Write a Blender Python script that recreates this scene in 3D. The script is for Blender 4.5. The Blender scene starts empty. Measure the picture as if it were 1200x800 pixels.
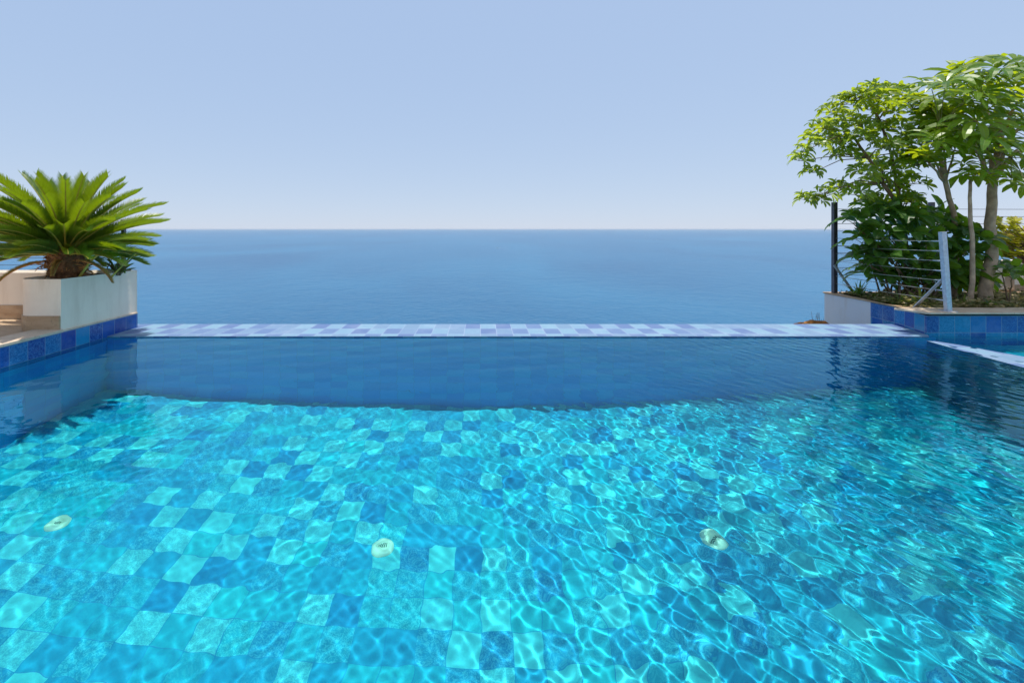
import bpy, bmesh, math, random
import numpy as np
from mathutils import Vector, Matrix

R = math.radians
sc = bpy.context.scene
COL = sc.collection

# ---------------------------------------------------------------- camera
CAM_H = 1.30          # above the pool water
FPX = 525.0           # focal length in pixels of a 1200 px wide frame
VX, VY = 563.0, 268.0 # where the level view axis meets the picture

def at(x, y, d):
    """World point seen at pixel (x, y) of the 1200x800 photo, d metres ahead."""
    return Vector(((x - VX) * d / FPX, d, CAM_H - (y - VY) * d / FPX))

cam_d = bpy.data.cameras.new('camera')
cam = bpy.data.objects.new('camera', cam_d)
COL.objects.link(cam)
cam.location = (0, 0, CAM_H)
cam.rotation_euler = (R(90), 0, 0)
cam_d.sensor_width = 36.0
cam_d.lens = FPX / 1200 * 36
cam_d.shift_x = (600 - VX) / 1200
cam_d.shift_y = -(400 - VY) / 1200
cam_d.clip_start = 0.05
cam_d.clip_end = 300000
sc.camera = cam

# ---------------------------------------------------------------- light
SUN_DIR = Vector((0.09, 0.05, 1.0)).normalized()
elev = math.asin(SUN_DIR.z)
azim = math.atan2(SUN_DIR.x, SUN_DIR.y)
sd = bpy.data.lights.new('sun', 'SUN')
sd.energy = 4.6
sd.angle = R(0.4)
sd.color = (1.0, 0.955, 0.88)
sd.cycles.is_caustics_light = True
so = bpy.data.objects.new('sun', sd)
COL.objects.link(so)
so.location = (20, 40, 120)
so.rotation_euler = SUN_DIR.to_track_quat('Z', 'Y').to_euler()

world = bpy.data.worlds.new('World')
sc.world = world
world.use_nodes = True
wn = world.node_tree
bg = wn.nodes['Background']
sky = wn.nodes.new('ShaderNodeTexSky')
sky.sky_type = 'NISHITA'
sky.sun_disc = False
sky.sun_elevation = elev
sky.sun_rotation = azim
sky.altitude = 0
sky.air_density = 1.0
sky.dust_density = 1.0
sky.ozone_density = 1.0
# the marine haze of the day: the clear sky thinned and an even pale veil over all of it
tc_ = wn.nodes.new('ShaderNodeTexCoord')
up_ = wn.nodes.new('ShaderNodeVectorMath'); up_.operation = 'ADD'; up_.inputs[1].default_value = (0, 0, 0.06)
wn.links.new(tc_.outputs['Generated'], up_.inputs[0]); wn.links.new(up_.outputs[0], sky.inputs[0])
thin = wn.nodes.new('ShaderNodeVectorMath'); thin.operation = 'MULTIPLY_ADD'
thin.inputs[1].default_value = (0.48, 0.34, 0.17)
thin.inputs[2].default_value = (0.25 / .15, 0.371 / .15, 0.62 / .15)
wn.links.new(sky.outputs[0], thin.inputs[0])
wn.links.new(thin.outputs[0], bg.inputs['Color'])
bg.inputs['Strength'].default_value = 0.15

sc.view_settings.view_transform = 'Standard'
sc.view_settings.look = 'None'
sc.view_settings.exposure = 0.15
sc.view_settings.gamma = 1.0
sc.render.engine = 'CYCLES'
cy = sc.cycles
cy.use_denoising = True
try:
    cy.denoiser = 'OPENIMAGEDENOISE'
    cy.denoising_input_passes = 'RGB_ALBEDO_NORMAL'
    cy.denoising_prefilter = 'ACCURATE'
except Exception:
    pass
cy.caustics_refractive = True
cy.caustics_reflective = False
cy.sample_clamp_indirect = 6.0
cy.blur_glossy = 0.3
cy.max_bounces = 10
cy.diffuse_bounces = 3
cy.glossy_bounces = 4
cy.transmission_bounces = 8
cy.transparent_max_bounces = 8
cy.use_adaptive_sampling = True
cy.adaptive_threshold = 0.015

# ---------------------------------------------------------------- materials
class NT:
    """Small helper for building node trees."""
    def __init__(s, name):
        s.m = bpy.data.materials.new(name)
        s.m.use_nodes = True
        s.t = s.m.node_tree
        s.b = s.t.nodes['Principled BSDF']
        s.out = s.t.nodes['Material Output']
    def n(s, kind, **kw):
        nd = s.t.nodes.new('ShaderNode' + kind)
        for k, v in kw.items():
            setattr(nd, k, v)
        return nd
    def put(s, sock, v):
        if isinstance(v, bpy.types.NodeSocket):
            s.t.links.new(v, sock)
        elif isinstance(v, (tuple, list)) and len(v) == 3 and sock.type == 'RGBA':
            sock.default_value = (*v, 1)
        else:
            sock.default_value = v
    def math(s, op, a, b=0.0, c=0.0):
        nd = s.n('Math', operation=op)
        s.put(nd.inputs[0], a); s.put(nd.inputs[1], b); s.put(nd.inputs[2], c)
        return nd.outputs[0]
    def mix(s, fac, a, b, mode='MIX'):
        nd = s.n('Mix', data_type='RGBA', blend_type=mode)
        s.put(nd.inputs['Factor'], fac)
        s.put(nd.inputs[6], a); s.put(nd.inputs[7], b)
        return nd.outputs[2]
    def ramp(s, fac, stops, interp='LINEAR'):
        nd = s.n('ValToRGB')
        cr = nd.color_ramp
        cr.interpolation = interp
        while len(cr.elements) < len(stops):
            cr.elements.new(0.5)
        for e, (p, c) in zip(cr.elements, stops):
            e.position = p
            e.color = (*c, 1) if isinstance(c, (tuple, list)) else (c, c, c, 1)
        s.put(nd.inputs[0], fac)
        return nd.outputs[0]
    def noise(s, vec, scale, detail=4, rough=0.55, dist=0.0):
        nd = s.n('TexNoise')
        if vec is not None: s.put(nd.inputs['Vector'], vec)
        nd.inputs['Scale'].default_value = scale
        nd.inputs['Detail'].default_value = detail
        nd.inputs['Roughness'].default_value = rough
        nd.inputs['Distortion'].default_value = dist
        return nd.outputs[0]
    def obj(s):
        return s.n('TexCoord').outputs['Object']
    def bump(s, h, strength=0.3, dist=0.01):
        nd = s.n('Bump')
        nd.inputs['Strength'].default_value = strength
        nd.inputs['Distance'].default_value = dist
        s.put(nd.inputs['Height'], h)
        s.t.links.new(nd.outputs[0], s.b.inputs['Normal'])
        return nd.outputs[0]
    def set(s, **kw):
        for k, v in kw.items():
            s.put(s.b.inputs[k.replace('_', ' ')], v)
        return s

def plain(name, col, rough=0.6, var=0.25, scale=8.0, metal=0.0, bump=0.15, bdist=0.004, spec=0.4):
    t = NT(name)
    o = t.obj()
    f = t.noise(o, scale, 5)
    dark = tuple(c * (1 - var) for c in col)
    lite = tuple(min(1, c * (1 + var)) for c in col)
    t.set(Base_Color=t.ramp(f, [(0.3, dark), (0.7, lite)]), Roughness=rough, Metallic=metal, Specular_IOR_Level=spec)
    if bump: t.bump(t.noise(o, scale * 9, 4), bump, bdist)
    return t.m

def tile_mat(name, sx, sy, ox, oy, palette, grout, rough=0.25, gw=0.006, mottle=0.5, dirt=0.0,
             shade=(0.02, 0.13, 0.35), dk=(0.0, 0.05, 0.22), lt=(0.5, 0.8, 0.88), vary=0.35, chk=0.30):
    """Square stone tiles, each with its own shade and veining. UVs are in metres."""
    t = NT(name)
    uv = t.n('TexCoord').outputs['UV']
    sep = t.n('SeparateXYZ'); t.put(sep.inputs[0], uv)
    u = t.math('DIVIDE', t.math('SUBTRACT', sep.outputs[0], ox), sx)
    v = t.math('DIVIDE', t.math('SUBTRACT', sep.outputs[1], oy), sy)
    cell = t.n('CombineXYZ')
    t.put(cell.inputs[0], t.math('FLOOR', u)); t.put(cell.inputs[1], t.math('FLOOR', v))
    wn_ = t.n('TexWhiteNoise', noise_dimensions='2D')
    t.put(wn_.inputs['Vector'], cell.outputs[0])
    # laid as a loose checker: pale shades mostly fall on every other tile
    par = t.math('FLOORED_MODULO', t.math('ADD', t.math('FLOOR', u), t.math('FLOOR', v)), 2.0)
    rnd = t.math('MINIMUM', t.math('MULTIPLY_ADD', wn_.outputs[0], 1 - chk, t.math('MULTIPLY', par, chk)), 0.999)
    srgb = t.n('SeparateColor'); t.put(srgb.inputs[0], wn_.outputs[1])
    base = t.ramp(rnd, palette, 'CONSTANT')
    # small brightness change tile to tile
    base = t.mix(t.math('MULTIPLY', srgb.outputs[0], vary), base, shade, 'MIX')
    # veins and mottling, shifted per tile so that no two tiles repeat
    off = t.n('VectorMath', operation='MULTIPLY_ADD')
    t.put(off.inputs[0], wn_.outputs[1]); off.inputs[1].default_value = (7, 9, 5); t.put(off.inputs[2], uv)
    n1 = t.noise(off.outputs[0], 22, 6, 0.7, 0.6)
    n2 = t.noise(off.outputs[0], 60, 5, 0.7, 1.4)
    vein = t.ramp(n1, [(0.36, 0.0), (0.5, 0.5), (0.66, 1.0)])
    speck = t.ramp(n2, [(0.47, 0.0), (0.56, 1.0)])
    amt = t.math('MULTIPLY', t.math('MULTIPLY_ADD', srgb.outputs[1], 0.8, 0.2), mottle)
    lighter = t.mix(0.5, base, lt, 'MIX')
    darker = t.mix(0.62, base, dk, 'MIX')
    c1 = t.mix(t.math('MULTIPLY', amt, t.math('SUBTRACT', 1.0, vein)), base, darker)
    hammer = t.ramp(srgb.outputs[2], [(0.35, 0.12), (0.75, 1.0)])
    c1 = t.mix(t.math('MULTIPLY', t.math('MULTIPLY', t.math('SUBTRACT', 1.0, speck), hammer), mottle * 0.7), c1, darker)
    c2 = t.mix(t.math('MULTIPLY', t.math('MULTIPLY', speck, hammer), mottle * 0.8), c1, lighter)
    def edge(w, s):
        fr = t.math('FRACT', w)
        d = t.math('MINIMUM', fr, t.math('SUBTRACT', 1.0, fr))
        return t.math('LESS_THAN', d, gw / s / 2)
    g = t.math('MAXIMUM', edge(u, sx), edge(v, sy))
    col = t.mix(g, c2, grout)
    if dirt:
        o = t.obj()
        st = t.ramp(t.noise(o, 2.3, 5, 0.7), [(0.5, 0.0), (0.75, 1.0)])
        col = t.mix(t.math('MULTIPLY', st, dirt), col, (0.5, 0.56, 0.62))
    t.set(Base_Color=col, Roughness=rough, Specular_IOR_Level=0.45)
    h = t.math('SUBTRACT', t.math('MULTIPLY', n1, 0.35), t.math('MULTIPLY', g, 0.8))
    t.bump(h, 0.25, 0.004)
    return t.m

M = {}
AQUA = (0.16, 0.75, 0.72); MID = (0.020, 0.51, 0.60); BLUE = (0.014, 0.40, 0.56); DEEP = (0.010, 0.29, 0.50); TURQ = (0.030, 0.60, 0.62)
pal_floor = [(0.0, AQUA), (0.30, MID), (0.48, TURQ), (0.60, BLUE), (0.86, DEEP)]
M['floor_tile'] = tile_mat('pool_floor_tiles', 0.2, 0.2, 0.0, 0.1, pal_floor, (0.01, 0.30, 0.52), 0.35, 0.004, 0.7,
                           0.0, (0.001, 0.36, 0.60), (0.0, 0.15, 0.38), (0.30, 0.80, 0.82), 0.3)
M['painted_shade_tile'] = tile_mat('painted_shade_wall_tiles', 0.2, 0.2, 0.0, 0.0, [(0.0, (0.002, 0.35, 0.84)), (0.4, (0.002, 0.29, 0.78)), (0.7, (0.004, 0.42, 0.85))],
                          (0.01, 0.25, 0.55), 0.35, 0.004, 0.4, 0.0, (0.001, 0.28, 0.66), (0.0, 0.2, 0.55), (0.05, 0.48, 0.8), 0.3)  # pool tile for the far wall, its shade and missing bounce light painted in
M['painted_sun_tile'] = tile_mat('painted_sun_wall_tiles', 0.2, 0.2, 0.0, 0.0, [(0.0, (0.002, 0.40, 0.80)), (0.4, (0.002, 0.33, 0.76)), (0.7, (0.004, 0.46, 0.80))],
                          (0.01, 0.3, 0.6), 0.35, 0.004, 0.4, 0.0, (0.001, 0.36, 0.75), (0.0, 0.25, 0.65), (0.05, 0.52, 0.82), 0.3)  # same tile for the left wall underwater, its sunlit look painted in brighter
pal_wall = [(0.0, (0.001, 0.17, 0.46)), (0.28, (0.004, 0.26, 0.52)), (0.46, (0.001, 0.09, 0.43)), (0.74, (0.001, 0.05, 0.35))]
M['wall_tile'] = tile_mat('pool_wall_tiles', 0.175, 0.19, 0.05, 0.0, pal_wall, (0.16, 0.26, 0.40), 0.22, 0.005, 0.9, 0.16,
                          (0.004, 0.06, 0.28), (0.0, 0.015, 0.12), (0.12, 0.36, 0.60), 0.3)
M['side_tile'] = tile_mat('planter_side_tiles', 0.19, 0.2, 0.02, 0.04, pal_wall, (0.20, 0.28, 0.40), 0.22, 0.005, 0.9, 0.16,
                          (0.004, 0.06, 0.28), (0.0, 0.015, 0.12), (0.12, 0.36, 0.60), 0.3)
pal_rim = [(0.0, (0.165, 0.30, 0.39)), (0.40, (0.13, 0.225, 0.335)), (0.56, (0.088, 0.155, 0.30)), (0.8, (0.068, 0.12, 0.265))]
M['rim_tile'] = tile_mat('rim_tiles', 0.2, 0.285, 0.0, 0.065, pal_rim, (0.26, 0.33, 0.45), 0.6, 0.006, 0.5,
                         0.14, (0.12, 0.20, 0.35), (0.07, 0.12, 0.28), (0.25, 0.37, 0.48), 0.3, 0.45)

def stone(name, c1, c2, c3, rough=0.55, sx=0.0):
    t = NT(name)
    o = t.obj()
    mp = t.n('Mapping'); t.put(mp.inputs[0], o); mp.inputs['Scale'].default_value = (1, 2.6, 2.6)
    a = t.noise(mp.outputs[0], 3.2, 7, 0.65, 0.5)
    b = t.noise(o, 26, 5, 0.7)
    col = t.ramp(a, [(0.3, c1), (0.5, c2), (0.72, c3)])
    pits = t.ramp(b, [(0.34, 1.0), (0.42, 0.0)])
    col = t.mix(t.math('MULTIPLY', pits, 0.5), col, tuple(c * 0.45 for c in c1))
    if sx:
        sep = t.n('SeparateXYZ'); t.put(sep.inputs[0], o)
        g = None
        for k in (0, 1):
            fr = t.math('FRACT', t.math('DIVIDE', sep.outputs[k], sx))
            e = t.math('LESS_THAN', t.math('MINIMUM', fr, t.math('SUBTRACT', 1.0, fr)), 0.008)
            g = e if g is None else t.math('MAXIMUM', g, e)
        col = t.mix(g, col, tuple(c * 0.55 for c in c1))
    t.set(Base_Color=col, Roughness=rough, Specular_IOR_Level=0.35)
    t.bump(t.math('SUBTRACT', a, pits), 0.2, 0.003)
    return t.m
M['travertine'] = stone('travertine', (0.32, 0.19, 0.10), (0.44, 0.29, 0.165), (0.54, 0.38, 0.235))
M['deck_stone'] = stone('deck_stone', (0.36, 0.23, 0.13), (0.46, 0.32, 0.20), (0.55, 0.42, 0.29), 0.5, 0.4)
M['coping'] = stone('coping_stone', (0.50, 0.37, 0.26), (0.60, 0.47, 0.35), (0.67, 0.56, 0.44))

def render_wall(name, col, stain):
    t = NT(name)
    o = t.obj()
    mp = t.n('Mapping'); t.put(mp.inputs[0], o); mp.inputs['Scale'].default_value = (5, 5, 0.7)
    a = t.noise(mp.outputs[0], 1.6, 6, 0.6)
    b = t.noise(o, 2.2, 5, 0.6)
    f = t.ramp(a, [(0.52, 0.0), (0.8, 1.0)])
    f2 = t.ramp(b, [(0.45, 0.0), (0.7, 1.0)])
    c = t.mix(t.math('MULTIPLY', f, 0.6), col, stain)
    c = t.mix(t.math('MULTIPLY', f2, 0.25), c, stain)
    t.set(Base_Color=c, Roughness=0.8, Specular_IOR_Level=0.25)
    t.bump(t.noise(o, 120, 3), 0.25, 0.002)
    return t.m
M['white_render'] = render_wall('white_render', (0.86, 0.745, 0.60), (0.60, 0.48, 0.35))
M['patched_render'] = render_wall('patched_render', (0.66, 0.66, 0.67), (0.56, 0.47, 0.38))
M['soil'] = plain('soil', (0.16, 0.115, 0.075), 0.95, 0.5, 22, bump=0.8, bdist=0.02, spec=0.1)
M['rock'] = plain('ochre_rock', (0.40, 0.17, 0.05), 0.9, 0.5, 7, bump=0.9, bdist=0.03, spec=0.1)
M['hill'] = plain('hillside', (0.14, 0.13, 0.07), 0.95, 0.5, 0.4, bump=0.6, bdist=0.3, spec=0.1)
M['steel_dark'] = plain('dark_steel', (0.11, 0.105, 0.12), 0.45, 0.2, 14, 0.6)
M['galvanised'] = plain('galvanised_steel', (0.50, 0.54, 0.60), 0.42, 0.15, 30, 0.55)
M['wire'] = plain('steel_wire', (0.55, 0.54, 0.52), 0.35, 0.1, 30, 0.7, bump=0)
M['bark'] = plain('pale_bark', (0.46, 0.32, 0.21), 0.85, 0.35, 10, bump=0.6, bdist=0.01, spec=0.2)
M['twig'] = plain('twig_bark', (0.22, 0.15, 0.09), 0.85, 0.3, 14, bump=0.4, spec=0.2)
M['palm_bark'] = plain('palm_bark', (0.21, 0.105, 0.05), 0.9, 0.6, 22, bump=0.8, bdist=0.01, spec=0.15)
M['palm_fibre'] = plain('palm_fibre', (0.50, 0.23, 0.08), 0.85, 0.5, 16, bump=0.3, spec=0.15)
M['cream_plastic'] = plain('cream_plastic', (1.0, 0.80, 0.60), 0.4, 0.05, 5, bump=0)
M['dark_slot'] = plain('dark_slot', (0.10, 0.14, 0.12), 0.6, 0.1, 5, bump=0)
M['boat_white'] = plain('boat_white', (0.85, 0.86, 0.88), 0.3, 0.05, 1, bump=0)
M['boat_glass'] = plain('boat_glass', (0.03, 0.04, 0.05), 0.1, 0.05, 1, bump=0)

def leaf_mat(name, cols, trans, gloss=0.32, tfac=0.38, spec=0.5):
    t = NT(name)
    uv = t.n('TexCoord').outputs['UV']
    sep = t.n('SeparateXYZ'); t.put(sep.inputs[0], uv)   # u: leaf's own random number, v: across the blade
    base = t.ramp(sep.outputs[0], [(i / max(1, len(cols) - 1), c) for i, c in enumerate(cols)])
    rib = t.ramp(t.math('ABSOLUTE', t.math('SUBTRACT', sep.outputs[1], 0.5)), [(0.0, 1.0), (0.06, 0.0)])
    mott = t.noise(t.obj(), 14, 4)
    c = t.mix(t.math('MULTIPLY', mott, 0.35), base, tuple(x * 0.55 for x in cols[0]))
    c = t.mix(t.math('MULTIPLY', rib, 0.55), c, (0.26, 0.34, 0.10))
    t.set(Base_Color=c, Roughness=gloss, Specular_IOR_Level=spec)
    tr = t.n('BsdfTranslucent')
    t.put(tr.inputs['Color'], t.mix(0.35, trans, t.ramp(sep.outputs[0], [(0.0, tuple(x * .7 for x in trans)), (1.0, trans)])))
    mx = t.n('MixShader'); mx.inputs[0].default_value = tfac
    t.t.links.new(t.b.outputs[0], mx.inputs[1]); t.t.links.new(tr.outputs[0], mx.inputs[2])
    t.t.links.new(mx.outputs[0], t.out.inputs['Surface'])
    t.m['leaf'] = 1
    return t.m
M['leaf_big'] = leaf_mat('umbrella_leaf', [(0.045, 0.115, 0.012), (0.095, 0.20, 0.014), (0.19, 0.29, 0.015)], (0.58, 0.70, 0.012), 0.34, 0.43, 0.38)
M['leaf_small'] = leaf_mat('small_umbrella_leaf', [(0.045, 0.11, 0.016), (0.095, 0.19, 0.022), (0.19, 0.25, 0.024)], (0.56, 0.70, 0.025), 0.34, 0.48)
M['leaf_dark'] = leaf_mat('broad_dark_leaf', [(0.03, 0.085, 0.022), (0.05, 0.135, 0.03), (0.085, 0.19, 0.035)], (0.30, 0.52, 0.02), 0.33, 0.42)
M['leaf_yellow'] = leaf_mat('yellow_green_leaf', [(0.26, 0.30, 0.02), (0.42, 0.40, 0.03), (0.50, 0.36, 0.05)], (0.8, 0.8, 0.04), 0.5, 0.45)
M['leaf_palm'] = leaf_mat('cycad_leaf', [(0.022, 0.064, 0.010), (0.042, 0.108, 0.012), (0.075, 0.15, 0.014)], (0.33, 0.47, 0.006), 0.3, 0.38)
M['leaf_grass'] = leaf_mat('strap_leaf', [(0.06, 0.11, 0.025), (0.11, 0.16, 0.03), (0.24, 0.26, 0.05)], (0.4, 0.45, 0.05), 0.45)
M['leaf_cover'] = leaf_mat('ground_cover_leaf', [(0.06, 0.11, 0.025), (0.22, 0.22, 0.06), (0.52, 0.38, 0.15), (0.62, 0.46, 0.25)], (0.3, 0.26, 0.08), 0.6)
M['dry_leaf'] = leaf_mat('dry_leaf', [(0.20, 0.12, 0.04), (0.30, 0.20, 0.06), (0.34, 0.28, 0.07)], (0.5, 0.34, 0.08), 0.6, 0.35)
M['rachis'] = plain('frond_stalk', (0.42, 0.36, 0.06), 0.5, 0.25, 12, bump=0)
M['petiole'] = plain('leaf_stalk', (0.20, 0.19, 0.06), 0.6, 0.3, 12, bump=0)

def water_mat():
    t = NT('pool_water')
    g = t.n('BsdfGlass')
    g.inputs['IOR'].default_value = 1.333
    g.inputs['Roughness'].default_value = 0.0
    g.inputs['Color'].default_value = (0.48, 0.96, 1.0, 1)
    t.t.links.new(g.outputs[0], t.out.inputs['Surface'])
    return t.m
M['water'] = water_mat()

def sea_mat():
    t = NT('sea_water')
    o = t.obj()
    mp = t.n('Mapping'); t.put(mp.inputs[0], o); mp.inputs['Scale'].default_value = (1, 1, 1)
    a = t.math('ADD', t.noise(mp.outputs[0], 0.10, 6, 0.66, 0.4), t.math('MULTIPLY', t.noise(mp.outputs[0], 0.022, 4, 0.6, 0.4), 1.6))
    mp2 = t.n('Mapping'); t.put(mp2.inputs[0], o); mp2.inputs['Scale'].default_value = (0.0016, 0.0007, 1)
    b = t.noise(mp2.outputs[0], 1.0, 6, 0.6, 0.4)
    c = t.ramp(b, [(0.3, (0.004, 0.086, 0.200)), (0.7, (0.012, 0.138, 0.272))])
    t.set(Base_Color=c, Roughness=0.28, Specular_IOR_Level=0.5, IOR=1.333)
    t.bump(a, 0.9, 3.0)
    return t.m
M['sea'] = sea_mat()

# ---------------------------------------------------------------- mesh helpers
def up(v): return v if isinstance(v, Vector) else Vector(v)

class MB:
    """Collects faces with UVs and material slots and links them as one mesh object."""
    def __init__(s):
        s.v, s.f, s.uv, s.mi = [], [], [], []
    def face(s, pts, uvs=None, mi=0):
        i = len(s.v)
        s.v.extend(tuple(p) for p in pts)
        s.f.append(tuple(range(i, i + len(pts))))
        s.uv.append(uvs or [(0, 0)] * len(pts)); s.mi.append(mi)
    def grid(s, rows, uvs=None, mi=0):
        """Shared-vertex grid from a list of equally long rows of points."""
        i0 = len(s.v); n = len(rows[0])
        for r in rows: s.v.extend(tuple(p) for p in r)
        for a in range(len(rows) - 1):
            for b in range(n - 1):
                q = (i0 + a * n + b, i0 + a * n + b + 1, i0 + (a + 1) * n + b + 1, i0 + (a + 1) * n + b)
                s.f.append(q); s.mi.append(mi)
                s.uv.append([uvs[a][b], uvs[a][b + 1], uvs[a + 1][b + 1], uvs[a + 1][b]] if uvs else [(0, 0)] * 4)
    def tube(s, pts, rads, n=8, mi=0, cap=True):
        pts = [up(p) for p in pts]
        rings = []
        prev = None
        for k, p in enumerate(pts):
            d = (pts[min(k + 1, len(pts) - 1)] - pts[max(k - 1, 0)]).normalized()
            if prev is None:
                a = d.cross(Vector((0, 0, 1)) if abs(d.z) < 0.9 else Vector((1, 0, 0))).normalized()
            else:
                a = (prev - d * prev.dot(d)).normalized()
            prev = a
            b = d.cross(a)
            r = rads[k] if isinstance(rads, (list, tuple)) else rads
            rings.append([p + (a * math.cos(2 * math.pi * j / n) + b * math.sin(2 * math.pi * j / n)) * r for j in range(n)])
        i0 = len(s.v)
        for ring in rings: s.v.extend(tuple(q) for q in ring)
        for k in range(len(rings) - 1):
            for j in range(n):
                j2 = (j + 1) % n
                s.f.append((i0 + k * n + j, i0 + k * n + j2, i0 + (k + 1) * n + j2, i0 + (k + 1) * n + j))
                s.mi.append(mi); s.uv.append([(0, 0)] * 4)
        if cap:
            s.f.append(tuple(i0 + j for j in reversed(range(n)))); s.mi.append(mi); s.uv.append([(0, 0)] * n)
            k = (len(rings) - 1) * n
            s.f.append(tuple(i0 + k + j for j in range(n))); s.mi.append(mi); s.uv.append([(0, 0)] * n)
    def box(s, x0, x1, y0, y1, z0, z1, mi=0):
        P = lambda x, y, z: (x, y, z)
        s.face([P(x0,y0,z1),P(x1,y0,z1),P(x1,y1,z1),P(x0,y1,z1)], [(x0,y0),(x1,y0),(x1,y1),(x0,y1)], mi)
        s.face([P(x0,y1,z0),P(x1,y1,z0),P(x1,y0,z0),P(x0,y0,z0)], [(x0,y1),(x1,y1),(x1,y0),(x0,y0)], mi)
        s.face([P(x0,y0,z0),P(x1,y0,z0),P(x1,y0,z1),P(x0,y0,z1)], [(x0,z0),(x1,z0),(x1,z1),(x0,z1)], mi)
        s.face([P(x1,y1,z0),P(x0,y1,z0),P(x0,y1,z1),P(x1,y1,z1)], [(x1,z0),(x0,z0),(x0,z1),(x1,z1)], mi)
        s.face([P(x0,y1,z0),P(x0,y0,z0),P(x0,y0,z1),P(x0,y1,z1)], [(y1,z0),(y0,z0),(y0,z1),(y1,z1)], mi)
        s.face([P(x1,y0,z0),P(x1,y1,z0),P(x1,y1,z1),P(x1,y0,z1)], [(y0,z0),(y1,z0),(y1,z1),(y0,z1)], mi)
    def prism(s, poly, z0, z1, mi=0, top_mi=None):
        """Vertical prism over a counter-clockwise outline."""
        n = len(poly)
        s.face([(x, y, z1) for x, y in poly], [(x, y) for x, y in poly], mi if top_mi is None else top_mi)
        s.face([(x, y, z0) for x, y in reversed(poly)], [(x, y) for x, y in reversed(poly)], mi)
        L = 0
        for k in range(n):
            (xa, ya), (xb, yb) = poly[k], poly[(k + 1) % n]
            l = math.hypot(xb - xa, yb - ya)
            s.face([(xa, ya, z0), (xb, yb, z0), (xb, yb, z1), (xa, ya, z1)],
                   [(L, z0), (L + l, z0), (L + l, z1), (L, z1)], mi)
            L += l
    def ribbon(s, path, th, z0, z1, mi=0):
        """Wall along a 2-D path; thickness th to the left of travel."""
        n = len(path)
        inner = []
        for k in range(n):
            p = Vector(path[k])
            d0 = (p - Vector(path[k - 1])).normalized() if k else None
            d1 = (Vector(path[k + 1]) - p).normalized() if k < n - 1 else None
            d0 = d0 or d1; d1 = d1 or d0
            n0 = Vector((-d0.y, d0.x)); n1 = Vector((-d1.y, d1.x))
            m = (n0 + n1).normalized()
            inner.append(tuple(p + m * th / max(0.3, m.dot(n0))))
        s.prism(list(path) + inner[::-1], z0, z1, mi)
    def build(s, name, mats, parent=None, smooth=False, bevel=0.0):
        me = bpy.data.meshes.new(name)
        me.from_pydata(s.v, [], s.f)
        uvl = me.uv_layers.new(name='UVMap')
        flat = np.array([c for f in s.uv for p in f for c in p], dtype=np.float32)
        uvl.data.foreach_set('uv', flat)
        me.polygons.foreach_set('material_index', s.mi)
        if smooth: me.polygons.foreach_set('use_smooth', [True] * len(s.f))
        for m in (mats if isinstance(mats, (list, tuple)) else [mats]):
            me.materials.append(m)
        me.update()
        ob = bpy.data.objects.new(name, me)
        COL.objects.link(ob)
        if bevel:
            bm = bmesh.new(); bm.from_mesh(me)
            bmesh.ops.remove_doubles(bm, verts=bm.verts, dist=1e-5)
            bm.to_mesh(me); bm.free()
            md = ob.modifiers.new('bevel', 'BEVEL'); md.width = bevel; md.segments = 2
            md.limit_method = 'ANGLE'; md.angle_limit = R(40)
        if parent is not None:
            ob.parent = parent
            ob.matrix_parent_inverse = Matrix.Translation(-parent.location)
        return ob

def thing(name, label, cat, loc=(0, 0, 0), group=None):
    o = bpy.data.objects.new(name, None)
    COL.objects.link(o)
    o.location = loc
    o['label'] = label; o['category'] = cat
    if group: o['group'] = group
    return o
def tag(o, label=None, cat=None, group=None, kind=None):
    if label: o['label'] = label
    if cat: o['category'] = cat
    if group: o['group'] = group
    if kind: o['kind'] = kind
    return o

# ---------------------------------------------------------------- sea, hillside
SEA_Z = -118.7
mb = MB()
ys = [-400, 100, 300, 600, 1000, 2000, 4000, 9000, 20000, 50000, 140000]
rows = [[(x, y, SEA_Z) for x in (-160000, -20000, -3000, 0, 3000, 20000, 160000)] for y in ys]
mb.grid(rows)
tag(mb.build('sea', M['sea']), kind='structure')

rng = random.Random(3)
mb = MB()
rows = []
for j in range(26):
    t = j / 25
    y = 6.2 + 110 * t ** 1.5
    row = []
    for i in range(41):
        x = -70 + 140 * i / 40
        z = -0.62 - (y - 6.2) * 1.12 + (rng.uniform(-.5, .3) * min(1, 4 * t) * 2)
        row.append((x, y, max(z, SEA_Z - 4)))
    rows.append(row)
mb.grid(rows)
tag(mb.build('hillside', M['hill'], smooth=True), kind='structure')

# ---------------------------------------------------------------- pool
XL, XR = -4.47, 5.10          # side walls
YN, YF = 0.62, 5.37           # near wall, far wall
DEP = -2.16
pool = thing('infinity_pool', 'large infinity pool with checkered turquoise tile floor and overflow rim above the sea', 'swimming pool', (0, 3, DEP))
mb = MB(); mb.box(XL - .1, 5.7, YN - .1, 5.6, DEP - .2, DEP)
fl = mb.build('pool_floor', M['floor_tile'], pool)
mb = MB(); mb.box(XL - .28, XL, YN - .3, 5.84, -.19, 0.195)
wl = mb.build('waterline_band', M['wall_tile'], pool)
mb = MB(); mb.box(XL - .28, XL - .002, YN - .3, 5.36, DEP - .1, -.1901)
wl2 = mb.build('pool_wall', M['painted_sun_tile'], pool)
mb = MB(); mb.box(XL - .4, 5.46, YF, 5.62, DEP - .1, -0.031)
wf = mb.build('pool_wall', M['painted_shade_tile'], pool)
mb = MB(); mb.box(XL - .28, 10.5, YN - .3, YN, DEP - .1, 0.18)
wb = mb.build('pool_wall', M['wall_tile'], pool)
mb = MB(); mb.prism([(-4.72, YF - .006), (5.37, YF - .006), (5.44, 5.45), (5.62, 6.05), (-4.72, 6.05)], -.03, 0.015)
rim = mb.build('overflow_rim', M['rim_tile'], pool, bevel=0.004)
mb = MB()
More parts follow.
